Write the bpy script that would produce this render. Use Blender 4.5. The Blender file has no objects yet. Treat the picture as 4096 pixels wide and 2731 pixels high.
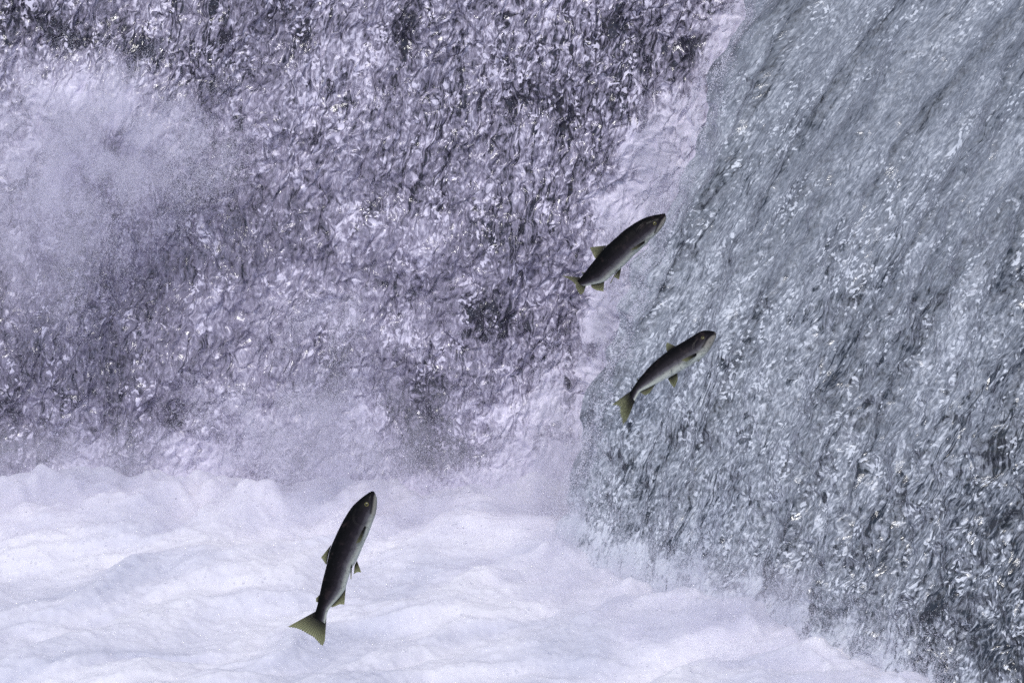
import bpy, math, random
import numpy as np
from mathutils import Vector

R = math.radians
scene = bpy.context.scene
col = scene.collection

# ------------------------------------------------------------------ camera
PITCH = R(16.0)
CAM = Vector((0.0, -17.165, 5.441))
cam_data = bpy.data.cameras.new("camera")
cam_data.lens = 180.0
cam_data.sensor_width = 36.0
cam_data.clip_start = 0.1
cam_data.clip_end = 500.0
cam = bpy.data.objects.new("camera", cam_data)
cam.location = CAM
cam.rotation_euler = (R(90) - PITCH, 0.0, 0.0)
col.objects.link(cam)
scene.camera = cam

# ------------------------------------------------------------------ light
SUN_EL, SUN_AZ = R(57.0), R(196.0)      # azimuth measured from +Y (behind the fall) towards +X
world = bpy.data.worlds.new("World")
scene.world = world
world.use_nodes = True
wn = world.node_tree
sky = wn.nodes.new("ShaderNodeTexSky")
sky.sky_type = 'NISHITA'
sky.sun_disc = False
sky.sun_elevation = SUN_EL
sky.sun_rotation = SUN_AZ
sky.air_density = 1.0
sky.dust_density = 1.6
bg = wn.nodes["Background"]
bg.inputs["Strength"].default_value = 0.115
wn.links.new(sky.outputs[0], bg.inputs["Color"])

sun_data = bpy.data.lights.new("sun", 'SUN')
sun_data.energy = 1.75
sun_data.angle = R(14.0)
sun_data.color = (1.0, 0.992, 0.986)
sun = bpy.data.objects.new("sun", sun_data)
d = Vector((math.sin(SUN_AZ) * math.cos(SUN_EL), math.cos(SUN_AZ) * math.cos(SUN_EL), math.sin(SUN_EL)))
sun.rotation_euler = d.to_track_quat('Z', 'Y').to_euler()
sun.location = d * 30
col.objects.link(sun)

scene.view_settings.view_transform = 'Standard'
scene.view_settings.look = 'None'
scene.view_settings.exposure = 0.0
scene.view_settings.gamma = 1.0
scene.render.engine = 'CYCLES'
scene.cycles.use_denoising = False
scene.cycles.max_bounces = 8
scene.cycles.volume_bounces = 2
scene.cycles.volume_step_rate = 2.5
scene.cycles.volume_max_steps = 64
scene.cycles.max_bounces = 6
scene.cycles.diffuse_bounces = 3
scene.cycles.caustics_reflective = False

# ------------------------------------------------------------------ tools
FW = Vector((0, math.cos(PITCH), -math.sin(PITCH)))
UP = Vector((0, math.sin(PITCH), math.cos(PITCH)))
KP = 0.2 / 4096.0


def ray(px, py):
    """direction through a point of the photograph (4096 x 2731)"""
    return FW + Vector((1, 0, 0)) * ((px - 2048) * KP) + UP * ((1365.5 - py) * KP)


def at_y(px, py, y):
    r = ray(px, py)
    return CAM + r * ((y - CAM.y) / r.y)


def at_z(px, py, z):
    r = ray(px, py)
    return CAM + r * ((z - CAM.z) / r.z)


def perlin(x, y, seed):
    x = np.asarray(x, np.float32); y = np.asarray(y, np.float32)
    xi = np.floor(x); yi = np.floor(y)
    fx = x - xi; fy = y - yi
    xi = xi.astype(np.int64); yi = yi.astype(np.int64)
    u = fx * fx * fx * (fx * (fx * 6 - 15) + 10)
    v = fy * fy * fy * (fy * (fy * 6 - 15) + 10)
    tab_rng = np.random.RandomState(seed)
    perm = tab_rng.permutation(4096)
    ang = tab_rng.rand(4096).astype(np.float32) * 2 * np.pi
    gx = np.cos(ang); gy = np.sin(ang)

    def g(ix, iy, dx, dy):
        h = perm[(perm[ix & 4095] + iy) & 4095]
        return gx[h] * dx + gy[h] * dy
    n00 = g(xi, yi, fx, fy); n10 = g(xi + 1, yi, fx - 1, fy)
    n01 = g(xi, yi + 1, fx, fy - 1); n11 = g(xi + 1, yi + 1, fx - 1, fy - 1)
    a = n00 + u * (n10 - n00); b = n01 + u * (n11 - n01)
    return (a + v * (b - a)) * 1.5


def fbm(x, y, seed, octaves=3, gain=0.5):
    s = 0; a = 1.0; f = 1.0
    for i in range(octaves):
        s = s + a * perlin(x * f, y * f, seed + 17 * i)
        a *= gain; f *= 2.03
    return s


def ridged(x, y, seed):
    return 1.0 - np.abs(perlin(x, y, seed)) * 2.0


def smooth(e0, e1, x):
    t = np.clip((x - e0) / (e1 - e0), 0, 1)
    return t * t * (3 - 2 * t)


def grid_mesh(name, P, mat, attrs=None, keep=None, parent=None, flip=False):
    """P: (rows, cols, 3) array -> one mesh object, optional per-vertex attributes"""
    nr, nc = P.shape[:2]
    idx = np.arange(nr * nc).reshape(nr, nc)
    q = np.stack([idx[:-1, :-1], idx[:-1, 1:], idx[1:, 1:], idx[1:, :-1]], -1)
    if flip:
        q = q[..., ::-1]
    q = q.reshape(-1, 4)
    if keep is not None:
        k = keep[:-1, :-1] & keep[:-1, 1:] & keep[1:, 1:] & keep[1:, :-1]
        q = q[k.reshape(-1)]
    return raw_mesh(name, P.reshape(-1, 3), q, mat, attrs, parent)


def raw_mesh(name, V, q, mat, attrs=None, parent=None, smooth_shade=True):
    me = bpy.data.meshes.new(name)
    me.vertices.add(len(V))
    me.vertices.foreach_set("co", np.ascontiguousarray(V, np.float32).ravel())
    nf = len(q); k = q.shape[1]
    me.loops.add(nf * k)
    me.loops.foreach_set("vertex_index", np.ascontiguousarray(q, np.int32).ravel())
    me.polygons.add(nf)
    me.polygons.foreach_set("loop_start", np.arange(0, nf * k, k, dtype=np.int32))
    me.polygons.foreach_set("use_smooth", np.full(nf, smooth_shade))
    me.update(calc_edges=True)
    for an, av in (attrs or {}).items():
        at = me.attributes.new(an, 'FLOAT', 'POINT')
        at.data.foreach_set("value", np.ascontiguousarray(av, np.float32).ravel())
    if mat is not None:
        me.materials.append(mat)
    o = bpy.data.objects.new(name, me)
    col.objects.link(o)
    if parent is not None:
        o.parent = parent
    return o


def tag(o, label=None, cat=None, group=None, kind=None):
    for k, v in (("label", label), ("category", cat), ("group", group), ("kind", kind)):
        if v:
            o[k] = v
    return o


class NT:
    """tiny node-tree builder"""
    def __init__(self, name):
        self.m = bpy.data.materials.new(name)
        self.m.use_nodes = True
        self.t = self.m.node_tree
        self.t.nodes.clear()
        self.out = self.t.nodes.new("ShaderNodeOutputMaterial")

    def n(self, typ, ins=None, **props):
        nd = self.t.nodes.new(typ)
        for k, v in props.items():
            setattr(nd, k, v)
        for k, v in (ins or {}).items():
            s = nd.inputs[k]
            if isinstance(v, bpy.types.NodeSocket):
                self.t.links.new(v, s)
            else:
                s.default_value = v
        return nd

    def attr(self, name):
        return self.n("ShaderNodeAttribute", attribute_name=name).outputs["Fac"]

    def mix(self, fac, a, b):
        nd = self.t.nodes.new("ShaderNodeMix")
        nd.data_type = 'RGBA'
        for s, v in ((nd.inputs[0], fac), (nd.inputs[6], a), (nd.inputs[7], b)):
            if isinstance(v, bpy.types.NodeSocket):
                self.t.links.new(v, s)
            else:
                s.default_value = v if not isinstance(v, tuple) else (*v, 1.0)[:4]
        return nd.outputs[2]

    def math(self, op, a, b=0.0, c=0.0, clamp=False):
        nd = self.t.nodes.new("ShaderNodeMath")
        nd.operation = op; nd.use_clamp = clamp
        for s, v in zip(nd.inputs, (a, b, c)):
            if isinstance(v, bpy.types.NodeSocket):
                self.t.links.new(v, s)
            else:
                s.default_value = v
        return nd.outputs[0]

    def maprange(self, v, a, b, c=0.0, d=1.0):
        return self.n("ShaderNodeMapRange", {0: v, 1: a, 2: b, 3: c, 4: d}).outputs[0]

    def surf(self, shader):
        self.t.links.new(shader, self.out.inputs["Surface"])
        return self.m


# ------------------------------------------------------------------ materials
def water_material(name, deep, milk, stretch, contrast, big_glint_gain=0.5, glint_gain=1.0, facet=1.0, rough0=0.10):
    """clear tumbling water: dark body, mirror facets, milky where it carries air, threads of bubbles, dark seams, glints painted in white"""
    b = NT(name)
    foam = b.attr("foam"); soft = b.attr("plume")
    u = b.attr("flow_u"); v = b.attr("flow_v")
    co = b.n("ShaderNodeCombineXYZ", {0: u, 1: b.math('MULTIPLY', v, stretch), 2: 0.0}).outputs[0]

    def noise(scale, detail, rough, dist, off=0.0):
        cc = b.n("ShaderNodeVectorMath", {0: co, 1: (off, off * 1.7, off * 0.3)}, operation='ADD').outputs[0]
        return b.n("ShaderNodeTexNoise", {"Vector": cc, "Scale": scale, "Detail": detail, "Roughness": rough, "Distortion": dist}).outputs["Fac"]

    def thread(n, w):
        return b.maprange(b.math('ABSOLUTE', b.math('SUBTRACT', n, 0.5)), 0.0, w, 1.0, 0.0)
    fine = noise(118.0, 3.0, 0.65, 0.5)
    mid = noise(38.0, 4.0, 0.65, 0.6, 3.1)
    wide = noise(8.0, 3.0, 0.6, 0.6, 5.0)
    # broken facets of water: angular cells of two sizes
    wob = b.n("ShaderNodeTexNoise", {"Vector": co, "Scale": 60.0, "Detail": 2.0, "Roughness": 0.6}).outputs["Color"]
    cw = b.n("ShaderNodeVectorMath", {0: co, 1: b.n("ShaderNodeVectorMath", {0: wob, "Scale": 0.022}, operation='SCALE').outputs[0]}, operation='ADD').outputs[0]

    co_r = b.n("ShaderNodeCombineXYZ", {0: u, 1: b.math('MULTIPLY', v, 0.85), 2: 0.0}).outputs[0]
    cr = b.n("ShaderNodeVectorMath", {0: co_r, 1: b.n("ShaderNodeVectorMath", {0: wob, "Scale": 0.022}, operation='SCALE').outputs[0]}, operation='ADD').outputs[0]

    def cells(scale, off, base=None):
        cc = b.n("ShaderNodeVectorMath", {0: base or cw, 1: (off, off * 0.7, 0.0)}, operation='ADD').outputs[0]
        v_ = b.n("ShaderNodeTexVoronoi", {"Vector": cc, "Scale": scale}, feature='F1', voronoi_dimensions='2D')
        return b.n("ShaderNodeSeparateColor", {0: v_.outputs["Color"]}).outputs[0]
    f1 = cells(44.0, 0.0); f2 = cells(100.0, 9.0)
    co_s = b.n("ShaderNodeCombineXYZ", {0: u, 1: b.math('MULTIPLY', v, stretch * 0.30), 2: 0.0}).outputs[0]
    sn = b.n("ShaderNodeTexNoise", {"Vector": co_s, "Scale": 15.0, "Detail": 4.0, "Roughness": 0.55, "Distortion": 0.3}).outputs["Fac"]
    seams = b.math('MULTIPLY', thread(sn, 0.022), b.maprange(noise(6.0, 2.0, 0.6, 0.6, 12.0), 0.46, 0.60))
    spark = b.math('MULTIPLY', b.math('GREATER_THAN', cells(140.0, 31.0, cr), 0.80), b.maprange(noise(13.0, 4.0, 0.7, 0.6, 35.0), 0.50, 0.64))  # small clustered glints, painted as white cells
    flake = b.math('MULTIPLY', b.math('GREATER_THAN', cells(70.0, 17.0, cr), 0.88), b.maprange(noise(10.0, 3.0, 0.7, 0.6, 36.0), 0.48, 0.62))  # larger glints, also painted white
    pits = b.math('MULTIPLY', b.maprange(cells(46.0, 41.0, cr), 0.70, 0.95), b.maprange(noise(7.0, 4.0, 0.65, 0.6, 45.0), 0.50, 0.62))

    def c0(x, g):
        return b.math('MULTIPLY', b.math('SUBTRACT', x, 0.5), g)
    lace = b.math('ADD', b.math('ADD', c0(fine, 2.0), c0(mid, 0.8)), b.math('ADD', b.math('ADD', c0(f1, 0.16 * facet), c0(f2, 0.26 * facet)), c0(wide, 0.5)))
    lace = b.math('ADD', lace, b.math('ADD', b.math('MULTIPLY', flake, big_glint_gain), b.math('MULTIPLY', spark, glint_gain)))
    lace = b.math('SUBTRACT', lace, b.math('ADD', b.math('MULTIPLY', seams, 0.60), b.math('MULTIPLY', pits, 0.50)))
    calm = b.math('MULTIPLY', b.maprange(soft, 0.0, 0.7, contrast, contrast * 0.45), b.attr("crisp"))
    air = b.math('ADD', foam, b.math('MULTIPLY', lace, calm), clamp=True)  # painted glints whiten the colour along with the aerated water
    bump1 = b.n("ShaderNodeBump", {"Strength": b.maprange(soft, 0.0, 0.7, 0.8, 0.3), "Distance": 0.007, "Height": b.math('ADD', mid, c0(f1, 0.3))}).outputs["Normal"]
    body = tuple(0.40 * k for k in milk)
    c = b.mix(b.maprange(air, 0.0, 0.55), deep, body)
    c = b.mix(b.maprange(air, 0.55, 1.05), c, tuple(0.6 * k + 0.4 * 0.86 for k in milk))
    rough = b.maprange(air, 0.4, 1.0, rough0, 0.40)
    p = b.n("ShaderNodeBsdfPrincipled", {"Base Color": c, "Roughness": rough, "IOR": 1.33, "Normal": bump1,
                                          "Specular IOR Level": 1.0})
    return b.surf(p.outputs[0])


M_curtain = water_material("tumbling_water", (0.030, 0.028, 0.044), (0.83, 0.755, 1.0), 0.44, 0.92, 0.55, 1.25)
M_sheet = water_material("glassy_water", (0.026, 0.031, 0.042), (0.70, 0.75, 0.865), 0.42, 0.95, 0.22, 1.35, 0.55)


def foam_material():
    b = NT("pool_foam")
    co = b.n("ShaderNodeTexCoord").outputs["Object"]
    thin = b.attr("foam")
    n2 = b.n("ShaderNodeTexNoise", {"Vector": co, "Scale": 160.0, "Detail": 4.0, "Roughness": 0.7}).outputs["Fac"]
    bump = b.n("ShaderNodeBump", {"Strength": 0.3, "Distance": 0.003, "Height": n2}).outputs["Normal"]
    c = b.mix(thin, (0.56, 0.57, 0.68), (0.885, 0.855, 0.925))
    p = b.n("ShaderNodeBsdfPrincipled", {"Base Color": c, "Roughness": 0.6, "IOR": 1.33, "Normal": bump, "Subsurface Weight": 0.7, "Subsurface Radius": (1.0, 1.0, 1.0), "Subsurface Scale": 0.035})
    return b.surf(p.outputs[0])


M_foam = foam_material()


def rock_material():
    b = NT("wet_rock")
    co = b.n("ShaderNodeTexCoord").outputs["Object"]
    n2 = b.n("ShaderNodeTexNoise", {"Vector": co, "Scale": 9.0, "Detail": 8.0, "Roughness": 0.65}).outputs["Fac"]
    bump = b.n("ShaderNodeBump", {"Strength": 0.8, "Distance": 0.03, "Height": n2}).outputs["Normal"]
    c = b.mix(n2, (0.008, 0.008, 0.012), (0.05, 0.045, 0.055))
    p = b.n("ShaderNodeBsdfPrincipled", {"Base Color": c, "Roughness": 0.35, "Normal": bump})
    return b.surf(p.outputs[0])


M_rock = rock_material()

# ------------------------------------------------------------------ the fall
G = 9.81
H = 2.6
T = math.sqrt(2 * H / G)


def fall_t(h):
    return np.sqrt(2 * np.clip(H - h, 0, None) / G)


def axis(lo, a, b, hi, fine, coarse):
    """coordinates fine between a and b, coarse outside"""
    return np.unique(np.concatenate([np.arange(lo, a, coarse), np.arange(a, b, fine), np.arange(b, hi + 1e-6, coarse)])).astype(np.float32)


# --- tumbling curtain on the left: base line runs along the pool, water thrown forward off the ledge
def curtain():
    n = np.array([-0.6, -0.8]); v = 1.9
    A = axis(-3.4, -2.35, 0.75, 1.4, 0.0042, 0.02)
    Hh = axis(-0.15, -0.05, 1.95, H, 0.0042, 0.02)
    a, h = np.meshgrid(A, Hh)
    dt = T - fall_t(np.maximum(h, 0.0))
    base_y = 0.02 - 0.10 * smooth(-1.6, 0.3, a)
    X = a - n[0] * v * dt * 0.8
    Y = base_y - n[1] * v * dt * 0.55
    Z = h
    l = h * 1.05
    # warped coordinates: swirling, tearing water
    w1 = perlin(a / 0.22, l / 0.30, 1) * 0.07
    w2 = perlin(a / 0.22, l / 0.30, 2) * 0.09
    w3 = perlin(a / 0.07, l / 0.10, 3) * 0.022
    w4 = perlin(a / 0.07, l / 0.10, 4) * 0.03
    aa = a + 0.5 * w1 + 0.5 * w3; ll = l + 0.5 * w2 + 0.5 * w4
    big = fbm(a / 0.45, l / 0.6, 10, 2)
    mid = perlin(aa / 0.11, ll / 0.17, 12)
    sm = perlin(aa / 0.045, ll / 0.075, 14)
    fi = perlin(aa / 0.019, ll / 0.034, 16)
    ff = perlin(aa / 0.010, ll / 0.016, 18)
    rd = ridged(aa / 0.06, ll / 0.11, 20)
    disp = 0.06 * big + 0.016 * mid + 0.011 * sm + 0.009 * fi + 0.0045 * ff + 0.003 * rd
    tx = 0.010 * perlin(aa / 0.08, ll / 0.11, 30) + 0.011 * perlin(aa / 0.03, ll / 0.045, 31)
    tz = 0.011 * perlin(aa / 0.08, ll / 0.11, 32) + 0.012 * perlin(aa / 0.03, ll / 0.045, 33)
    fade = smooth(-0.1, 0.1, h)
    X = X + tx; Z = Z + tz * fade
    Y = Y - disp
    # how much air the water carries
    nz = 0.4 * fbm(aa / 0.16, ll / 0.22, 40, 2) + 0.3 * perlin(aa / 0.05, ll / 0.08, 42)
    foam = 0.46 + 0.24 * nz + 0.14 * fbm(a / 0.5, l / 0.6, 46, 2)
    foam = foam + (0.22 + 0.45 * smooth(-0.3, 0.5, fbm(a / 0.5, a * 0, 49, 2))) * smooth(0.26, 0.0, h + 0.22 * fbm(a / 0.2, l / 0.2, 48, 4))
    return X, Y, Z, a + 0.2 * w1 + 0.15 * w3, l + 0.2 * w2 + 0.15 * w4, foam


X, Y, Z, ca, ch, foam = curtain()


def to_px(X, Y, Z):
    dx, dy, dz = X - CAM.x, Y - CAM.y, Z - CAM.z
    t = dy * FW.y + dz * FW.z
    return 2048 + dx / t / KP, 1365.5 - (dy * UP.y + dz * UP.z) / t / KP


# aerated plumes and dark gaps of this fall, given at the spots where they stand on the curtain
def spots_on(X, Y, Z, spots):
    px, py = to_px(X, Y, Z)
    f = np.zeros_like(X)
    for (x, y, rx, ry, rot, s) in spots:
        c, sn = math.cos(R(rot)), math.sin(R(rot))
        ux = ((px - x) * c + (py - y) * sn) / rx
        uy = (-(px - x) * sn + (py - y) * c) / ry
        f += s * np.exp(-(ux * ux + uy * uy))
    return f


W = 4096 / 2352
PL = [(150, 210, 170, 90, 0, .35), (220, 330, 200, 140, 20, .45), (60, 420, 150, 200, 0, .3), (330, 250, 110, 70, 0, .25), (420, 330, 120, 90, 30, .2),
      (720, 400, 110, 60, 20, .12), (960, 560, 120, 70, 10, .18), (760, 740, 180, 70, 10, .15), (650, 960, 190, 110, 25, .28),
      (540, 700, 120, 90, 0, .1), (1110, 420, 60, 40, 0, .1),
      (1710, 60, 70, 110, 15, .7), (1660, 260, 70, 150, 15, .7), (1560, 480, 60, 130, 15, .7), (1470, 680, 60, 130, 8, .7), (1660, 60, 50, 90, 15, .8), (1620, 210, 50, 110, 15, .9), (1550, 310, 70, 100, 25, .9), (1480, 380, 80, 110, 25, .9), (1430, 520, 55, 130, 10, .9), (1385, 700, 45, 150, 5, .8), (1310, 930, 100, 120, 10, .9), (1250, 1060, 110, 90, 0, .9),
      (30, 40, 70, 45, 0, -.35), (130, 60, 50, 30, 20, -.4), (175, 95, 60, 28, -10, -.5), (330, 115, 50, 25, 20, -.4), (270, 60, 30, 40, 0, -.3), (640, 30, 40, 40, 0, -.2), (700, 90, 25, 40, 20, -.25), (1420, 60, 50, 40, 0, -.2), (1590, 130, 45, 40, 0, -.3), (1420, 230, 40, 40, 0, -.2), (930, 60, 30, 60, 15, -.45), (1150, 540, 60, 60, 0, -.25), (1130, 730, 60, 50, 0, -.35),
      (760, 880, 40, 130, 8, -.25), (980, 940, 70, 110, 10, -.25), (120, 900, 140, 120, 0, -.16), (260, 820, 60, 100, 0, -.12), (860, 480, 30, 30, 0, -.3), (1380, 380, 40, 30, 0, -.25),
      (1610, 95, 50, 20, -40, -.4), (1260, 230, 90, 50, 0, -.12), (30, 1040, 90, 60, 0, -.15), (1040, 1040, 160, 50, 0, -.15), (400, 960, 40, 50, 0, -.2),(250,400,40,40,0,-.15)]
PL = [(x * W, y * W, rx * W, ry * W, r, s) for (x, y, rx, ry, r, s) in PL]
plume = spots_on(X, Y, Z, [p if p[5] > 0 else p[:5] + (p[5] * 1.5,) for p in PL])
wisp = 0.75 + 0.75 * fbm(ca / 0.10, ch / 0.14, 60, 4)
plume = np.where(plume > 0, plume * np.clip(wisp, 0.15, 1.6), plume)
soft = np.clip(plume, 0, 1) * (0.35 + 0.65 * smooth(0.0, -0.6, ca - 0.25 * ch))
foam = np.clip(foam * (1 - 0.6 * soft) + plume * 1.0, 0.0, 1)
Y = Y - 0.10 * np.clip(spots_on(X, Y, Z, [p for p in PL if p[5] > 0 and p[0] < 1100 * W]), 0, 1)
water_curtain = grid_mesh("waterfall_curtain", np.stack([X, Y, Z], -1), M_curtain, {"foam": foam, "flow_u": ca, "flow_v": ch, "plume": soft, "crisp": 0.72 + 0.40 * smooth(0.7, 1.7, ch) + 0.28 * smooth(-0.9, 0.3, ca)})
tag(water_curtain, kind="structure")

# --- glassy sheet on the right, thrown forward and left off a nearer ledge
S0 = at_z(1300 * W, 1262 * W, 0.0); S1 = at_z(2060 * W, 1545 * W, 0.0)


def sheet():
    n = np.array([-0.77, -0.64]); v = 2.6
    A = axis(0.0, 0.02, 1.6, 2.4, 0.0021, 0.012)
    Hh = axis(-0.15, -0.05, 2.2, H, 0.0040, 0.02)
    a, h = np.meshgrid(A, Hh)
    dt = T - fall_t(np.maximum(h, 0.0))
    bx = S0.x + (S1.x - S0.x) * a
    by = S0.y + (S1.y - S0.y) * a
    L = math.hypot(S1.x - S0.x, S1.y - S0.y)
    q = a * L
    nb = np.array([S1.y - S0.y, -(S1.x - S0.x)]) / L      # horizontal normal of the sheet, towards the camera side
    X = bx - n[0] * v * dt
    Yy = by - n[1] * v * dt
    l = h * 1.1
    qs = q - 0.115 * h * h          # the water still slides sideways while it is slow, near the lip
    w1 = perlin(qs / 0.25, l / 0.45, 101) * 0.06
    w3 = perlin(q / 0.08, l / 0.14, 103) * 0.022
    w4 = perlin(q / 0.08, l / 0.14, 104) * 0.03
    qq = qs + 0.5 * w1 + 0.6 * w3; ll = l + 0.6 * w4
    rough = 0.45 + 0.75 * smooth(1.5, 0.1, h) * smooth(0.1, 1.6, q) + 0.5 * smooth(1.9, 2.6, q)
    big = fbm(qs / 0.40, l / 1.1, 110, 2)
    mid = perlin(qq / 0.13, ll / 0.30, 112)
    sm = perlin(qq / 0.06, ll / 0.11, 114)
    fi = perlin(qq / 0.028, ll / 0.045, 116)
    ff = perlin(qq / 0.013, ll / 0.019, 118)
    rd = ridged(qq / 0.09, ll / 0.30, 120)
    disp = 0.05 * big + rough * (0.028 * mid + 0.016 * sm + 0.008 * fi + 0.004 * ff + 0.008 * rd)
    crease = ridged((qs + 0.03 * perlin(q / 0.09, l / 0.12, 172)) / 0.24, l / 1.3, 171)
    disp = disp + 0.030 * np.clip(crease, 0, 1) ** 2
    t1 = rough * (0.018 * perlin(qq / 0.08, ll / 0.13, 130) + 0.008 * perlin(qq / 0.03, ll / 0.05, 131))
    t2 = rough * (0.020 * perlin(qq / 0.08, ll / 0.13, 132) + 0.009 * perlin(qq / 0.03, ll / 0.05, 133))
    edge = smooth(0.0, 0.06, q)
    nb = nb if nb[1] < 0 else -nb
    X = X + nb[0] * disp + t1
    Yy = Yy + nb[1] * disp
    # the free edge curls back and is ragged
    curl = (1 - edge) * 0.10
    Yy = Yy + curl
    X = X + (1 - smooth(0, 0.12, q)) * (0.05 * fbm(l * 0 + 3.3, l / 0.22, 140, 3))
    Z = h + t2 * smooth(-0.1, 0.1, h)
    nz = 0.4 * fbm(qq / 0.2, ll / 0.4, 150, 2) + 0.3 * perlin(qq / 0.06, ll / 0.1, 152)
    foam = 0.47 + 0.16 * nz - 0.42 * smooth(1.35, 2.7, q + 0.15 * perlin(q / 0.3, l / 0.8, 170)) - 0.08 * smooth(1.0, 0.3, h) * smooth(0.8, 1.8, q)
    foam = foam - 0.20 * smooth(0.80, 0.97, crease) * smooth(-0.3, 0.3, perlin(q / 0.3, l / 0.5, 173)) + 0.10 * smooth(0.75, 0.3, crease)
    veil = 1 - smooth(0.02, 0.16, q + 0.04 * perlin(q * 0 + 1.7, l / 0.2, 160))
    foam = foam + 0.10 * veil
    foam = foam + 0.6 * smooth(0.16, -0.02, h + 0.10 * fbm(q / 0.12, l / 0.12, 161, 3))
    return X, Yy, Z, foam, qs + 0.25 * w1 + 0.2 * w3, l + 0.2 * w4, veil, 0.62 + 0.55 * smooth(1.2, 2.6, q) + 0.42 * smooth(1.5, 0.3, h)


X, Y, Z, foam, qq, ll, veil, crisp = sheet()
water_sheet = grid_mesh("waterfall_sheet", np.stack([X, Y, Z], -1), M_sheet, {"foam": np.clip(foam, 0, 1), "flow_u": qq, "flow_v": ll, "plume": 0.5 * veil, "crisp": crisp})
tag(water_sheet, kind="structure")


# --- churning white pool
def pool():
    A = axis(-5.0, -2.05, 2.2, 5.0, 0.006, 0.05)
    B = axis(-7.0, -3.4, 0.5, 0.9, 0.008, 0.05)
    x, y = np.meshgrid(A, B)
    c, s = math.cos(R(46)), math.sin(R(46))
    u = x * c + y * s; v = -x * s + y * c
    w = perlin(x / 0.5, y / 0.5, 201) * 0.15
    z = 0.054 * fbm((u + w) / 0.85, (v + w) / 0.30, 202, 3, 0.45)
    bil = 1 - np.abs(perlin((u + w) / 0.42, (v + w) / 0.24, 206)) * 2
    z += 0.012 * bil
    z += 0.007 * fbm(x / 0.10, y / 0.10, 210, 3)
    z += 0.0025 * perlin(x / 0.02, y / 0.025, 214)
    z += 0.10 * np.exp(-((y + 0.22) / 0.16) ** 2) * (0.5 + 0.7 * fbm(x / 0.22, y / 0.22, 216, 3)) * (x < 0.6)
    ex_, ey_ = S1.x - S0.x, S1.y - S0.y
    ll_ = math.hypot(ex_, ey_)
    dd = ((x - S0.x) * ey_ - (y - S0.y) * ex_) / ll_
    tt = ((x - S0.x) * ex_ + (y - S0.y) * ey_) / ll_
    dd = np.abs(np.abs(dd) - 0.10)
    z += 0.045 * np.exp(-(dd / 0.11) ** 2) * smooth(-0.2, 0.1, tt) * np.clip(0.5 + 0.9 * fbm(x / 0.16, y / 0.16, 217, 3), 0, 2)
    z += 0.0025 * fbm(x / 0.045, y / 0.045, 218, 2)
    foam = np.clip(0.80 + 0.5 * fbm((u + w) / 0.7, (v + w) / 0.22, 220, 3), 0.15, 1)
    return x, y, z, foam


X, Y, Z, foam = pool()
pool_o = grid_mesh("pool_water", np.stack([X, Y, Z], -1), M_foam, {"foam": foam})
tag(pool_o, kind="structure")


# ------------------------------------------------------------------ spray: fine drops thrown up by the fall
def drops(name, P, rad, mat, label=None):
    """points -> real spheres (point cloud made by a node tree), radius per point"""
    me = bpy.data.meshes.new(name)
    me.vertices.add(len(P))
    me.vertices.foreach_set("co", np.ascontiguousarray(P, np.float32).ravel())
    at = me.attributes.new("drop_radius", 'FLOAT', 'POINT')
    at.data.foreach_set("value", np.ascontiguousarray(rad, np.float32))
    o = bpy.data.objects.new(name, me)
    col.objects.link(o)
    ng = bpy.data.node_groups.new(name + "_points", 'GeometryNodeTree')
    ng.interface.new_socket("Geometry", in_out='INPUT', socket_type='NodeSocketGeometry')
    ng.interface.new_socket("Geometry", in_out='OUTPUT', socket_type='NodeSocketGeometry')
    gi = ng.nodes.new('NodeGroupInput'); go = ng.nodes.new('NodeGroupOutput')
    m2p = ng.nodes.new('GeometryNodeMeshToPoints'); na = ng.nodes.new('GeometryNodeInputNamedAttribute')
    na.data_type = 'FLOAT'; na.inputs["Name"].default_value = "drop_radius"
    sm = ng.nodes.new('GeometryNodeSetMaterial'); sm.inputs["Material"].default_value = mat
    ng.links.new(gi.outputs[0], m2p.inputs["Mesh"]); ng.links.new(na.outputs["Attribute"], m2p.inputs["Radius"])
    ng.links.new(m2p.outputs[0], sm.inputs["Geometry"]); ng.links.new(sm.outputs[0], go.inputs[0])
    md = o.modifiers.new("points", 'NODES'); md.node_group = ng
    me.materials.append(mat)
    tag(o, kind="stuff")
    return o


def mist_material():
    b = NT("spray_drops")
    p = b.n("ShaderNodeBsdfPrincipled", {"Base Color": (0.80, 0.78, 0.88, 1), "Roughness": 0.5, "IOR": 1.33})
    return b.surf(p.outputs[0])


def clear_material():
    b = NT("clear_drops")
    p = b.n("ShaderNodeBsdfPrincipled", {"Base Color": (1, 1, 1, 1), "Roughness": 0.0, "IOR": 1.33, "Transmission Weight": 1.0})
    return b.surf(p.outputs[0])


M_mist = mist_material(); M_clear = clear_material()
rng = np.random.RandomState(7)
pts = []; rads = []


def add_spray(P, r0, r1):
    pts.append(P); rads.append(r0 + (r1 - r0) * rng.rand(len(P)) ** 3)


def clumped(n, x, y, scale, seed, power=1.5):
    """random subset that follows a noise field, so the spray hangs in wisps"""
    f = np.clip(0.5 + 0.8 * fbm(x / scale, y / scale, seed, 3), 0, 1) ** power
    return rng.rand(n) < f


# along the foot of the left curtain
n = 700000
x = rng.uniform(-2.4, 0.75, n); hgt = rng.exponential(0.10, n) * (0.6 + 0.9 * np.clip(0.5 + fbm(x / 0.35, x * 0, 301, 3), 0, 1))
y = -0.12 - 0.10 * (x > 0) - rng.rand(n) * 0.55
k = clumped(n, x, hgt * 2 + y, 0.16, 311)
add_spray(np.stack([x, y, hgt], -1)[k], 0.0003, 0.0011)
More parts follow.
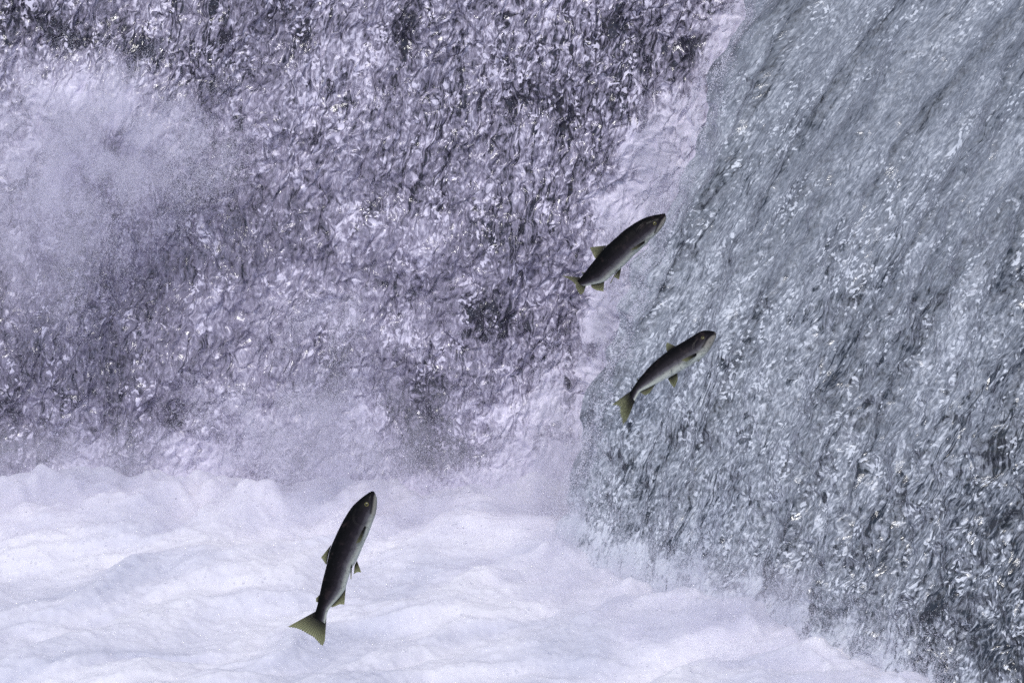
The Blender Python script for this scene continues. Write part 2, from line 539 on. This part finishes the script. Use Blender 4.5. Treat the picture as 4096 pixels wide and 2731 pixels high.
# along the foot of the sheet
n = 500000
a = rng.rand(n) * 1.25 - 0.05; hgt = rng.exponential(0.09, n)
nbx, nby = -0.77, -0.64
off = -0.04 + rng.rand(n) * 0.50
x = S0.x + (S1.x - S0.x) * a + nbx * off; y = S0.y + (S1.y - S0.y) * a + nby * off
k = clumped(n, a * 2, hgt + off, 0.16, 321)
add_spray(np.stack([x, y, hgt], -1)[k], 0.0003, 0.0011)
# plumes of spray in front of the curtain
for (px, py, sx, sy, cnt, yy) in tuple((p_, q_, r_, s_, c_ * 6, y_) for (p_, q_, r_, s_, c_, y_) in ((210, 330, 230, 170, 60000, -0.10), (110, 520, 150, 200, 20000, -0.15), (1500, 420, 60, 150, 9000, -0.05),
                                  (1400, 640, 45, 170, 9000, -0.10), (1310, 960, 90, 130, 16000, -0.25), (660, 970, 200, 110, 30000, -0.22), (420, 350, 150, 90, 14000, -0.05),
                                  (1290, 1120, 130, 80, 20000, -0.5), (760, 750, 160, 70, 9000, -0.15))):
    c0 = at_y(px * W, py * W, yy)
    g = rng.randn(cnt, 3) * np.array([sx * W * KP * 17, 0.07, sy * W * KP * 17]) * 0.62
    P = g + np.array(c0)
    k = clumped(cnt, P[:, 0], P[:, 2], 0.13, 331 + int(px), 1.2)
    # follow the lean of the curtain so that the drops stay in front of it
    P[:, 1] += np.clip(P[:, 2], 0, None) * 0.19 - c0.z * 0.19 + 0.0
    add_spray(P[k], 0.0003, 0.0010)
# thin veil everywhere in front of the curtain
n = 130000
x = rng.uniform(-2.3, 1.2, n); z = rng.uniform(0.0, 1.9, n); y = -0.25 + z * 0.2 - rng.rand(n) * 0.3
k = clumped(n, x, z, 0.3, 341, 1.6)
add_spray(np.stack([x, y, z], -1)[k], 0.0003, 0.0010)
n = 85000
h = rng.uniform(0.0, 1.95, n); dt = T - fall_t(h)
w_ = rng.randn(n) * 0.045 * (0.4 + np.clip(0.5 + fbm(h / 0.12, h * 0, 351, 3), 0, 1.2))
x = S0.x + 0.77 * 2.6 * dt - 0.03 + w_; y = S0.y + 0.64 * 2.6 * dt - 0.03 - rng.rand(n) * 0.14
k = clumped(n, w_ * 3, h, 0.09, 361, 1.5)
add_spray(np.stack([x, y, h], -1)[k], 0.0003, 0.0016)
spray_o = drops("spray_mist", np.concatenate(pts), np.concatenate(rads), M_mist)
# larger clear drops flying over the pool and in front of the falls
n = 5000
x = rng.uniform(-2.2, 1.6, n); y = rng.uniform(-2.6, -0.3, n); z = rng.exponential(0.22, n) + 0.03
z = np.where(y < -1.0, z % 0.28 + 0.03, z)
big_o = drops("water_drops", np.stack([x, y, z], -1), 0.0016 + 0.0035 * rng.rand(n) ** 4, M_clear)


# soft clouds of the finest spray: closed lumps of drifting mist
def cloud_material():
    b = NT("drifting_mist")
    tc = b.n("ShaderNodeTexCoord").outputs["Object"]
    ge = b.n("ShaderNodeNewGeometry").outputs["Position"]
    r = b.n("ShaderNodeVectorMath", {0: tc}, operation='LENGTH').outputs["Value"]
    body = b.maprange(r, 1.0, 0.25)
    n = b.n("ShaderNodeTexNoise", {"Vector": ge, "Scale": 6.5, "Detail": 4.0, "Roughness": 0.6, "Distortion": 0.5}).outputs["Fac"]
    d = b.math('MULTIPLY', b.math('MULTIPLY', body, b.maprange(n, 0.40, 0.68)), 4.6)
    v = b.n("ShaderNodeVolumePrincipled", {"Color": (0.93, 0.91, 0.98, 1), "Density": d, "Anisotropy": 0.1})
    b.t.links.new(v.outputs[0], b.out.inputs["Volume"])
    return b.m


M_cloud = cloud_material()


def cloud(x, y, z, sx, sy, sz, lean=0.0):
    th = np.linspace(0, np.pi, 17); ph = np.linspace(0, 2 * np.pi, 33)
    P = np.stack([np.sin(th)[:, None] * np.cos(ph), np.sin(th)[:, None] * np.sin(ph), np.repeat(np.cos(th)[:, None], 33, 1)], -1)
    o = grid_mesh("spray_cloud", P, M_cloud, flip=True)
    o.location = (x, y, z); o.scale = (sx, sy, sz); o.rotation_euler = (0, lean, 0)
    tag(o, kind="stuff")


cloud(-1.55, -0.32, 0.13, 0.62, 0.24, 0.26)
cloud(-0.55, -0.36, 0.20, 0.62, 0.26, 0.36)
cloud(0.22, -0.55, 0.17, 0.42, 0.24, 0.36)
cloud(0.80, -1.62, 0.10, 0.66, 0.20, 0.22)
for qx, qy, yy, sx, sz, ln in ((1650, 130, 0.05, 0.11, 0.26, 0.3), (1520, 350, -0.10, 0.15, 0.24, 0.5), (1425, 560, -0.22, 0.10, 0.24, 0.25), (1370, 780, -0.38, 0.10, 0.22, 0.15), (1305, 1000, -0.55, 0.16, 0.24, 0.1)):
    p_ = at_y(qx * W, qy * W, yy)
    cloud(p_.x, p_.y, p_.z, sx, 0.12, sz, ln)
p_ = at_y(215 * W, 340 * W, -0.08)
cloud(p_.x, p_.y, p_.z, 0.46, 0.22, 0.36, 0.3)
p_ = at_y(60 * W, 560 * W, -0.22)
cloud(p_.x, p_.y, p_.z, 0.34, 0.20, 0.34)


# ------------------------------------------------------------------ salmon
def fish_material():
    b = NT("salmon_skin")
    t = b.attr("around"); st = b.attr("along"); line = b.attr("line"); pale = b.attr("pale")
    co = b.n("ShaderNodeTexCoord").outputs["Object"]
    nz = b.n("ShaderNodeTexNoise", {"Vector": co, "Scale": 45.0, "Detail": 4.0, "Roughness": 0.6}).outputs["Fac"]
    uv = b.n("ShaderNodeCombineXYZ", {0: b.math('MULTIPLY', st, 110.0), 1: b.math('MULTIPLY', t, 42.0), 2: 0.0}).outputs[0]
    sc = b.n("ShaderNodeTexVoronoi", {"Vector": uv, "Scale": 1.0, "Randomness": 0.35}, feature='DISTANCE_TO_EDGE').outputs["Distance"]
    scale_bump = b.n("ShaderNodeBump", {"Strength": 0.6, "Distance": 0.0010, "Height": sc}).outputs["Normal"]
    tt = b.math('ADD', t, b.math('MULTIPLY', b.math('SUBTRACT', nz, 0.5), 0.10))
    ramp = b.n("ShaderNodeValToRGB", {"Fac": tt})
    e = ramp.color_ramp.elements
    e[0].position = 0.0; e[0].color = (0.003, 0.0032, 0.0035, 1)
    e[1].position = 1.0; e[1].color = (0.56, 0.60, 0.54, 1)
    for pos, c in ((0.36, (0.004, 0.004, 0.0045, 1)), (0.50, (0.008, 0.007, 0.009, 1)), (0.62, (0.026, 0.022, 0.029, 1)), (0.73, (0.12, 0.115, 0.13, 1)), (0.84, (0.42, 0.44, 0.40, 1))):
        k = e.new(pos); k.color = c
    sp_ = b.n("ShaderNodeTexNoise", {"Vector": co, "Scale": 130.0, "Detail": 2.0, "Roughness": 0.6}).outputs["Fac"]
    c = b.mix(pale, ramp.outputs["Color"], (0.27, 0.25, 0.22))
    c = b.mix(b.math('MULTIPLY', b.maprange(sp_, 0.56, 0.68), 0.45), c, (0.012, 0.011, 0.013))
    c = b.mix(line, c, (0.010, 0.009, 0.012))
    c = b.mix(b.math('MULTIPLY', b.maprange(nz, 0.55, 0.75), 0.25), c, (0.09, 0.06, 0.06))
    p = b.n("ShaderNodeBsdfPrincipled", {"Base Color": c, "Roughness": 0.36, "IOR": 1.36, "Normal": scale_bump, "Specular IOR Level": 0.06, "Coat Weight": 0.05, "Coat Roughness": 0.14, "Coat IOR": 1.33})
    return b.surf(p.outputs[0])


def fin_material():
    b = NT("fin_membrane")
    v = b.attr("out"); r = b.attr("spoke"); dk = b.attr("root")
    c = b.mix(v, (0.030, 0.028, 0.018), (0.30, 0.30, 0.19))
    c = b.mix(b.math('MULTIPLY', r, 0.30), c, (0.030, 0.032, 0.016))
    c = b.mix(dk, c, (0.018, 0.017, 0.020))
    d1 = b.n("ShaderNodeBsdfPrincipled", {"Base Color": c, "Roughness": 0.45, "Specular IOR Level": 0.3})
    d2 = b.n("ShaderNodeBsdfTranslucent", {"Color": c})
    mx = b.n("ShaderNodeMixShader", {0: 0.45, 1: d1.outputs[0], 2: d2.outputs[0]})
    tr = b.n("ShaderNodeBsdfTransparent", {"Color": (0.86, 0.88, 0.62, 1)})
    thin = b.math('MULTIPLY', b.math('MULTIPLY', v, b.math('SUBTRACT', 1.0, b.math('MULTIPLY', r, 0.6))), 0.62)
    m2 = b.n("ShaderNodeMixShader", {0: thin, 1: mx.outputs[0], 2: tr.outputs[0]})
    return b.surf(m2.outputs[0])


def plain(name, colr, rough, spec=0.5):
    b = NT(name)
    p = b.n("ShaderNodeBsdfPrincipled", {"Base Color": (*colr, 1), "Roughness": rough, "Specular IOR Level": spec})
    return b.surf(p.outputs[0])


M_skin = fish_material(); M_fin = fin_material()
M_iris = plain("eye_iris", (0.13, 0.115, 0.035), 0.25)
M_pupil = plain("eye_pupil", (0.004, 0.004, 0.005), 0.08)


def resample(pts, n):
    p = np.array(pts, float)
    # Catmull-Rom through the traced points
    q = np.vstack([2 * p[0] - p[1], p, 2 * p[-1] - p[-2]])
    out = []
    for i in range(1, len(q) - 2):
        for t in np.linspace(0, 1, 12, endpoint=False):
            a, b_, c, d_ = q[i - 1], q[i], q[i + 1], q[i + 2]
            out.append(0.5 * ((2 * b_) + (-a + c) * t + (2 * a - 5 * b_ + 4 * c - d_) * t * t + (-a + 3 * b_ - 3 * c + d_) * t ** 3))
    out.append(p[-1]); out = np.array(out)
    s = np.concatenate([[0], np.cumsum(np.linalg.norm(np.diff(out, axis=0), axis=1))])
    t = np.linspace(0, s[-1], n)
    return np.stack([np.interp(t, s, out[:, 0]), np.interp(t, s, out[:, 1])], 1)


def line_dist(P, pl):
    """distance of the points P (n,2) from a polyline"""
    best = np.full(len(P), 1e9)
    for a, b_ in zip(pl[:-1], pl[1:]):
        ab = b_ - a
        t = np.clip(((P - a) @ ab) / (ab @ ab), 0, 1)
        best = np.minimum(best, np.linalg.norm(P - a - t[:, None] * ab, axis=1))
    return best


def salmon(spec):
    ox, oy, sc = spec["crop"]
    cx, cy = spec["centre"]
    Yd = spec["y"]
    c3 = at_y(cx, cy, Yd)
    m = KP * (c3 - CAM).dot(FW)                       # metres per photograph pixel there

    def loc(pts):                                     # traced points -> metres in the fish's own plane
        p = np.array(pts, float)
        return np.stack([(ox + p[:, 0] / sc - cx) * m, -(oy + p[:, 1] / sc - cy) * m], 1)
    roll = R(spec["roll"])
    root = bpy.data.objects.new("salmon", None)
    root.empty_display_size = 0.1
    col.objects.link(root)
    root.location = c3
    root.rotation_euler = (-PITCH, 0, 0)
    tag(root, spec["label"], "fish", "salmon leaping at the waterfall")
    N, K = 170, 96
    D = resample(loc(spec["back"]), N); V = resample(loc(spec["belly"]), N)
    # cosine spacing near the snout keeps the nose round
    C = (D + V) / 2
    hv = (D - V) / 2
    hh = np.linalg.norm(hv, axis=1)
    e1 = hv / np.maximum(hh, 1e-6)[:, None]
    # smooth the direction of the section
    ker = np.hanning(19); ker /= ker.sum()
    for j in range(2):
        e1[:, j] = np.convolve(np.pad(e1[:, j], 9, mode='edge'), ker, 'valid')
    e1 /= np.linalg.norm(e1, axis=1)[:, None]
    s = np.linspace(0, 1, N)
    ratio = np.interp(s, [0, .03, .12, .25, .45, .7, .88, 1.0], [.80, .72, .62, .56, .54, .46, .36, .20])
    a_ = hh / np.sqrt(math.cos(roll) ** 2 + (ratio * math.sin(roll)) ** 2)
    b_ = a_ * ratio
    bend = spec.get("bend", 0.0)                      # the tail swung away from (or towards) the camera
    dep = bend * np.clip(s - 0.45, 0, 1) ** 2
    phi = np.linspace(0, 2 * np.pi, K, endpoint=False)
    cp, sp = np.cos(phi), np.sin(phi)
    ex = 0.92
    cp2 = np.sign(cp) * np.abs(cp) ** ex; sp2 = np.sign(sp) * np.abs(sp) ** ex
    cr, sr = math.cos(roll), math.sin(roll)
    inpl = a_[:, None] * cp2 * cr + b_[:, None] * sp2 * sr          # along e1
    tow = -a_[:, None] * cp2 * sr + b_[:, None] * sp2 * cr          # towards the camera
    P = np.zeros((N, K, 3))
    P[..., 0] = C[:, None, 0] + inpl * e1[:, None, 0]
    P[..., 2] = C[:, None, 1] + inpl * e1[:, None, 1]
    P[..., 1] = -tow + dep[:, None]
    # mouth and gill lines pressed into the head on both sides
    near = P[..., [0, 2]].reshape(-1, 2)
    half = (phi <= np.pi)
    mouth = resample(loc(spec["mouth"]), 30); gill = resample(loc(spec["gill"]), 30)
    L = float(np.linalg.norm(C[0] - C[-1]))
    dm = line_dist(near, mouth).reshape(N, K); dg = line_dist(near, gill).reshape(N, K)
    wm = 0.0042 * L / 0.45; wg = 0.0050 * L / 0.45
    fm = np.exp(-(dm / wm) ** 2); fg = np.exp(-(dg / wg) ** 2)
    jaw = np.exp(-(dm / (3.2 * wm)) ** 2)
    cheek = np.exp(-(dg / (4.5 * wg)) ** 2)
    mir = np.array([(K - k) % K for k in range(K)])
    for f in (fm, fg, jaw, cheek):
        f[:, ~half] = f[:, mir][:, ~half]
        f *= (s < 0.33)[:, None]
    nrm = np.zeros_like(P)
    nrm[..., 0] = (cp2 * cr / 1 + sp2 * sr) * e1[:, None, 0]
    nrm[..., 2] = (cp2 * cr / 1 + sp2 * sr) * e1[:, None, 1]
    nrm[..., 1] = -(-cp2 * sr + sp2 * cr)
    amt = -0.0020 * fm + 0.0011 * jaw - 0.0016 * fg + 0.0010 * cheek
    P += nrm * amt[..., None]
    around = np.abs(((phi + np.pi) % (2 * np.pi)) - np.pi) / np.pi          # 0 back ... 1 belly
    around = np.repeat(around[None, :], N, 0) + spec.get("shade", 0.0)
    along = np.repeat(s[:, None], K, 1)
    # pale lower jaw: below the mouth line
    mt = mouth[-1]
    vdir = -e1[min(N - 1, int(0.12 * N))]
    below = np.zeros((N, K))
    sd = np.full(len(near), 0.0)
    mdir = (mouth[-1] - mouth[0]) / np.linalg.norm(mouth[-1] - mouth[0])
    mn = np.array([-mdir[1], mdir[0]])
    if mn @ vdir < 0:
        mn = -mn
    sd = ((near - mouth[len(mouth) // 2]) @ mn).reshape(N, K)
    below = smooth(0.0, 0.006, sd) * (1 - smooth(0.13, 0.24, s))[:, None]
    below[:, ~half] = below[:, mir][:, ~half]
    attrs = {"around": around, "along": along, "line": np.clip(0.85 * fm + 0.30 * fg, 0, 1), "pale": below * 0.75}
    idx = np.arange(N * K).reshape(N, K)
    nx = np.roll(idx, -1, 1)
    q = np.stack([idx[:-1], idx[1:], nx[1:], nx[:-1]], -1).reshape(-1, 4)
    # close the nose and the tail root
    nose = P[0].mean(0) + 0.15 * (P[0].mean(0) - P[4].mean(0)); tail = P[-1].mean(0)
    Vv = np.vstack([P.reshape(-1, 3), nose, tail])
    capq = np.stack([np.full(K, N * K), idx[0], nx[0], np.full(K, N * K)], -1)
    me_v = Vv
    at = {k: np.concatenate([v.ravel(), [v[0].mean(), v[-1].mean()]]) for k, v in attrs.items()}
    tri = np.concatenate([np.stack([np.full(K, N * K), idx[0], nx[0]], -1), np.stack([np.full(K, N * K + 1), nx[-1], idx[-1]], -1)])
    allt = np.concatenate([q[:, [0, 1, 2]], q[:, [0, 2, 3]], tri])
    body = raw_mesh("body", me_v, allt, M_skin, at, root)

    flat = P.reshape(-1, 3)
    front = np.concatenate([P[:, k] for k in range(K) if half[k]])
    back_ = np.concatenate([P[:, k] for k in range(K) if not half[k]])

    def skin_depth(pt, side):
        src = flat
        dd = np.linalg.norm(src[:, [0, 2]] - pt, axis=1)
        near_i = np.argsort(dd)[:14]
        return src[near_i, 1].min() if side == "near" else src[near_i, 1].max()

    def median_depth(pt):
        i = int(np.argmin(np.linalg.norm(C - pt, axis=1)))
        qd = (pt - C[i]) @ e1[i]
        return qd * math.tan(roll) + dep[i]

    def fin(name, base, outer, rays, depth, thick=0.0018, v_root=0.25, curl=0.0, torn=0.0, seed=1):
        U = rays * 6 + 1; Vn = 16
        Bp = resample(loc(base), U); Op = resample(loc(outer), U)
        u = np.linspace(0, 1, U); v = np.linspace(0, 1, Vn)
        G_ = Bp[None] * (1 - v)[:, None, None] + Op[None] * v[:, None, None]
        rs = np.random.RandomState(seed)
        notch = 1 - torn * np.abs(np.sin(u * rays * np.pi)) * (0.6 + 0.4 * rs.rand(U)) * (v[:, None] ** 6)
        G_ = Bp[None] + (G_ - Bp[None]) * notch[..., None]
        dpt = depth(G_, v)                                    # (Vn, U)
        ridge = np.abs(np.cos(u * rays * np.pi)) ** 3
        th = (thick * (1 - 0.75 * v)[:, None]) * (0.35 + 0.65 * ridge)[None] * np.sin(np.pi * np.clip(u, 0.02, 0.98))[None] ** 0.3
        th[:, 0] = 0; th[:, -1] = 0
        wave = curl * np.sin(u * 5.0)[None] * (v ** 2)[:, None]
        F = np.stack([G_[..., 0], dpt - th + wave, G_[..., 1]], -1)
        Bk = np.stack([G_[..., 0], dpt + th + wave, G_[..., 1]], -1)[::-1]
        Pp = np.concatenate([F, Bk])
        vv = np.repeat(v[:, None], U, 1)
        out = np.concatenate([vv, vv[::-1]]); sp_ = np.repeat(ridge[None], 2 * Vn, 0)
        rootk = 1 - smooth(0.0, v_root, out)
        return grid_mesh(name, Pp, M_fin, {"out": out, "spoke": sp_, "root": rootk}, parent=root)

    def median(G_, v):
        r0 = np.array([median_depth(p) for p in G_[0]])
        r1 = np.array([median_depth(p) for p in G_[-1]])
        return r0[None] * (1 - v)[:, None] + r1[None] * v[:, None]

    def paired(side, spread):
        sgn = -1 if side == "near" else 1

        def f(G_, v):
            r0 = np.array([skin_depth(p, side) for p in G_[0]])
            r0 = np.full_like(r0, r0.mean()) - sgn * 0.0015
            out = r0[None] + sgn * spread * (v ** 0.8)[:, None]
            return np.repeat(out, 1, 0) + 0 * G_[..., 0]
        return f
    for (name, base, outer, rays, kind, kw) in spec["fins"]:
        if kind == "median":
            dfun = median
        elif kind == "tail":
            tt = spec.get("tail_turn", 0.0)

            def dfun(G_, v, tt=tt):
                return median(G_, v) + tt * (v[:, None] ** 1.0)
        else:
            dfun = paired(*kind)
        fin(name, base, outer, rays, dfun, **kw)
    # eye: a low dome set into the head with a dark pupil proud of it
    ep = loc([spec["eye"]])[0]
    for side in ("near", "far"):
        if side == "far":
            # mirrored across the median plane
            i = int(np.argmin(np.linalg.norm(C - ep, axis=1)))
            qd = (ep - C[i]) @ e1[i]
            k = int(np.argmin([np.linalg.norm(P[i, j, [0, 2]] - ep) if half[j] else 9 for j in range(K)]))
            pos = P[i, (K - k) % K]; nn = nrm[i, (K - k) % K]
        else:
            dd = [np.linalg.norm(front[:, [0, 2]] - ep, axis=1)]
            j = int(np.argmin(dd[0])); pos = front[j]
            nn = np.concatenate([nrm[:, k] for k in range(K) if half[k]])[j]
        r_ = spec["eye_r"] / sc * m
        ed = Vector(nn).normalized()
        eye = dome("eye", r_, r_ * 0.38, M_iris, root, Vector(pos) - ed * r_ * 0.08, ed)
        dome("pupil", r_ * 0.52, r_ * 0.20, M_pupil, eye, Vector((0, 0, r_ * 0.27)), Vector((0, 0, 1)))
    return root


def dome(name, r, h, mat, parent, pos, axis_):
    th = np.linspace(0, np.pi / 2, 9); ph = np.linspace(0, 2 * np.pi, 25)
    P = np.zeros((9, 25, 3))
    P[..., 0] = r * np.sin(th)[:, None] * np.cos(ph); P[..., 1] = r * np.sin(th)[:, None] * np.sin(ph)
    P[..., 2] = h * np.cos(th)[:, None]
    o = grid_mesh(name, P, mat, parent=parent)
    o.location = pos
    o.rotation_euler = axis_.to_track_quat('Z', 'Y').to_euler()
    return o


# the highest fish, side on, at the edge of the glassy sheet
salmon(dict(
    crop=(2200, 800, 3.7327), centre=(2460, 1000), y=-1.15, roll=13, bend=0.10, shade=0.02,
    label="uppermost salmon, side on with spread olive fins, at the edge of the glassy sheet",
    back=[(1728, 222), (1715, 205), (1650, 212), (1560, 226), (1430, 262), (1320, 315), (1220, 375), (1100, 460), (1000, 550), (920, 622), (850, 680), (780, 762), (700, 855), (620, 952), (550, 1042), (490, 1122), (440, 1178), (405, 1205)],
    belly=[(1730, 240), (1736, 285), (1726, 322), (1690, 388), (1640, 452), (1570, 522), (1500, 588), (1430, 665), (1350, 742), (1260, 822), (1180, 902), (1110, 972), (1050, 1028), (975, 1090), (900, 1152), (820, 1215), (720, 1248), (620, 1265), (560, 1280), (520, 1285), (480, 1285)],
    mouth=[(1726, 232), (1690, 262), (1655, 300), (1620, 365), (1590, 430), (1565, 490)],
    gill=[(1405, 360), (1340, 430), (1310, 500), (1330, 560), (1380, 600), (1440, 605), (1500, 580)],
    eye=(1562, 352), eye_r=27,
    fins=[
        ("dorsal_fin", [(848, 676), (780, 762), (698, 868)], [(585, 706), (612, 765), (640, 815), (672, 872)], 9, "median", dict(torn=.10, v_root=.12)),
        ("adipose_fin", [(520, 1085), (498, 1112)], [(474, 1068), (488, 1098)], 2, "median", dict(v_root=.5)),
        ("tail_fin", [(455, 1150), (440, 1210), (480, 1255), (540, 1280)], [(162, 1126), (300, 1188), (372, 1250), (385, 1300), (425, 1385), (460, 1414), (500, 1390)], 14, "tail", dict(torn=.05, v_root=.3)),
        ("anal_fin", [(812, 1212), (720, 1245), (612, 1264)], [(800, 1368), (750, 1362), (685, 1346), (620, 1304)], 9, "median", dict(torn=.06, v_root=.1)),
        ("pelvic_fin", [(1012, 1030), (985, 1062)], [(902, 1252), (894, 1240)], 4, ("near", .035), dict(v_root=.3)),
        ("pelvic_fin", [(1068, 1010), (1010, 1055)], [(1032, 1192), (955, 1150)], 6, ("far", .01), dict(torn=.05, v_root=.1)),
        ("pectoral_fin", [(1412, 600), (1414, 640)], [(1186, 752), (1290, 738)], 6, ("near", .012), dict(v_root=1.6)),
        ("pectoral_fin", [(1500, 570), (1480, 590)], [(1330, 650), (1370, 660)], 6, ("far", .03), dict(v_root=1.6)),
    ]))

# the middle fish, belly rolled towards the camera, tail hanging
salmon(dict(
    crop=(2400, 1280, 3.5635), centre=(2650, 1500), y=-1.62, roll=27, bend=-0.05, shade=0.06,
    label="middle salmon with pale belly and hanging forked tail before the glassy sheet",
    back=[(1656, 196), (1640, 172), (1605, 158), (1540, 150), (1480, 150), (1420, 170), (1360, 205), (1280, 255), (1180, 315), (1080, 372), (960, 450), (860, 526), (770, 602), (690, 682), (620, 762), (560, 832), (510, 902), (472, 962), (440, 1015), (420, 1060)],
    belly=[(1658, 205), (1652, 240), (1636, 285), (1606, 348), (1566, 415), (1510, 482), (1440, 545), (1370, 592), (1280, 648), (1190, 702), (1100, 752), (1010, 800), (940, 835), (870, 872), (790, 915), (690, 965), (570, 1022), (538, 1065), (512, 1110), (490, 1150)],
    mouth=[(1655, 205), (1600, 205), (1560, 222), (1525, 270), (1490, 330), (1455, 385)],
    gill=[(1400, 270), (1350, 340), (1340, 400), (1370, 445), (1430, 460), (1490, 440)],
    eye=(1462, 246), eye_r=24,
    fins=[
        ("dorsal_fin", [(1082, 374), (1020, 412), (958, 454)], [(962, 316), (942, 350), (950, 420)], 8, "median", dict(torn=.08, v_root=.3)),
        ("adipose_fin", [(548, 848), (532, 870)], [(530, 826), (526, 842)], 2, "median", dict(v_root=.6)),
        ("tail_fin", [(448, 1000), (455, 1060), (480, 1105), (512, 1105)], [(140, 1228), (200, 1222), (268, 1246), (270, 1320), (284, 1396), (300, 1440), (312, 1500), (345, 1482), (395, 1400)], 16, "tail", dict(torn=.14, v_root=.65, seed=5)),
        ("anal_fin", [(796, 905), (690, 960), (562, 1020)], [(700, 1040), (645, 1070), (600, 1046)], 8, "median", dict(torn=.06, v_root=.35)),
        ("pelvic_fin", [(1104, 744), (1040, 785), (965, 830)], [(1108, 850), (1062, 962), (1000, 900)], 7, ("far", .0), dict(torn=.06, v_root=.05)),
        ("pelvic_fin", [(1030, 705), (1010, 720)], [(995, 725), (985, 735)], 3, ("near", .02), dict(v_root=1.2)),
        ("pectoral_fin", [(1375, 462), (1375, 505)], [(1146, 572), (1230, 590)], 7, ("near", .014), dict(v_root=.9)),
        ("pectoral_fin", [(1503, 484), (1470, 520)], [(1366, 584), (1410, 592)], 5, ("far", .012), dict(v_root=.1)),
    ]))

# the lowest fish, almost upright over the white pool
salmon(dict(
    crop=(1100, 1920, 2.24), centre=(1350, 2270), y=-2.75, roll=10, bend=0.0, shade=0.03,
    label="lowest and largest salmon leaping almost upright over the white foam pool",
    back=[(890, 103), (880, 99), (850, 107), (800, 139), (745, 184), (695, 235), (655, 290), (615, 355), (580, 421), (545, 496), (515, 562), (490, 630), (475, 700), (460, 765), (445, 825), (425, 902), (410, 972), (398, 1030), (385, 1095), (370, 1150), (358, 1187), (340, 1222)],
    belly=[(892, 108), (905, 130), (914, 170), (912, 230), (901, 300), (882, 352), (860, 412), (835, 482), (800, 562), (770, 632), (735, 712), (690, 790), (660, 870), (642, 930), (625, 985), (575, 1052), (510, 1122), (480, 1160), (465, 1200), (458, 1240), (450, 1280)],
    mouth=[(888, 108), (878, 150), (872, 200), (866, 250), (860, 290)],
    gill=[(735, 255), (715, 310), (720, 355), (750, 385), (800, 395), (850, 365)],
    eye=(823, 215), eye_r=21,
    fins=[
        ("dorsal_fin", [(506, 572), (482, 655), (462, 752)], [(408, 696), (430, 722), (452, 752)], 9, "median", dict(torn=.08, v_root=.45)),
        ("adipose_fin", [(402, 1022), (386, 1094)], [(366, 1056), (366, 1088)], 3, "median", dict(v_root=.5)),
        ("tail_fin", [(366, 1172), (385, 1215), (425, 1240), (462, 1225)], [(106, 1316), (200, 1332), (285, 1374), (345, 1408), (390, 1455), (425, 1482), (448, 1440)], 18, "tail", dict(torn=.05, v_root=.8)),
        ("anal_fin", [(636, 955), (578, 1048), (505, 1124)], [(622, 1116), (580, 1112), (545, 1126), (508, 1138)], 9, "median", dict(torn=.06, v_root=.2)),
        ("pelvic_fin", [(735, 718), (712, 760)], [(774, 828), (740, 826), (704, 842)], 6, ("far", .005), dict(torn=.05, v_root=.1)),
        ("pelvic_fin", [(693, 742), (678, 778)], [(688, 886), (680, 872)], 4, ("near", .02), dict(v_root=.7)),
        ("pectoral_fin", [(808, 398), (818, 420)], [(726, 562), (770, 545)], 7, ("near", .012), dict(v_root=1.5)),
        ("pectoral_fin", [(850, 405), (845, 425)], [(812, 500), (820, 490)], 5, ("far", .01), dict(v_root=1.2)),
    ]))
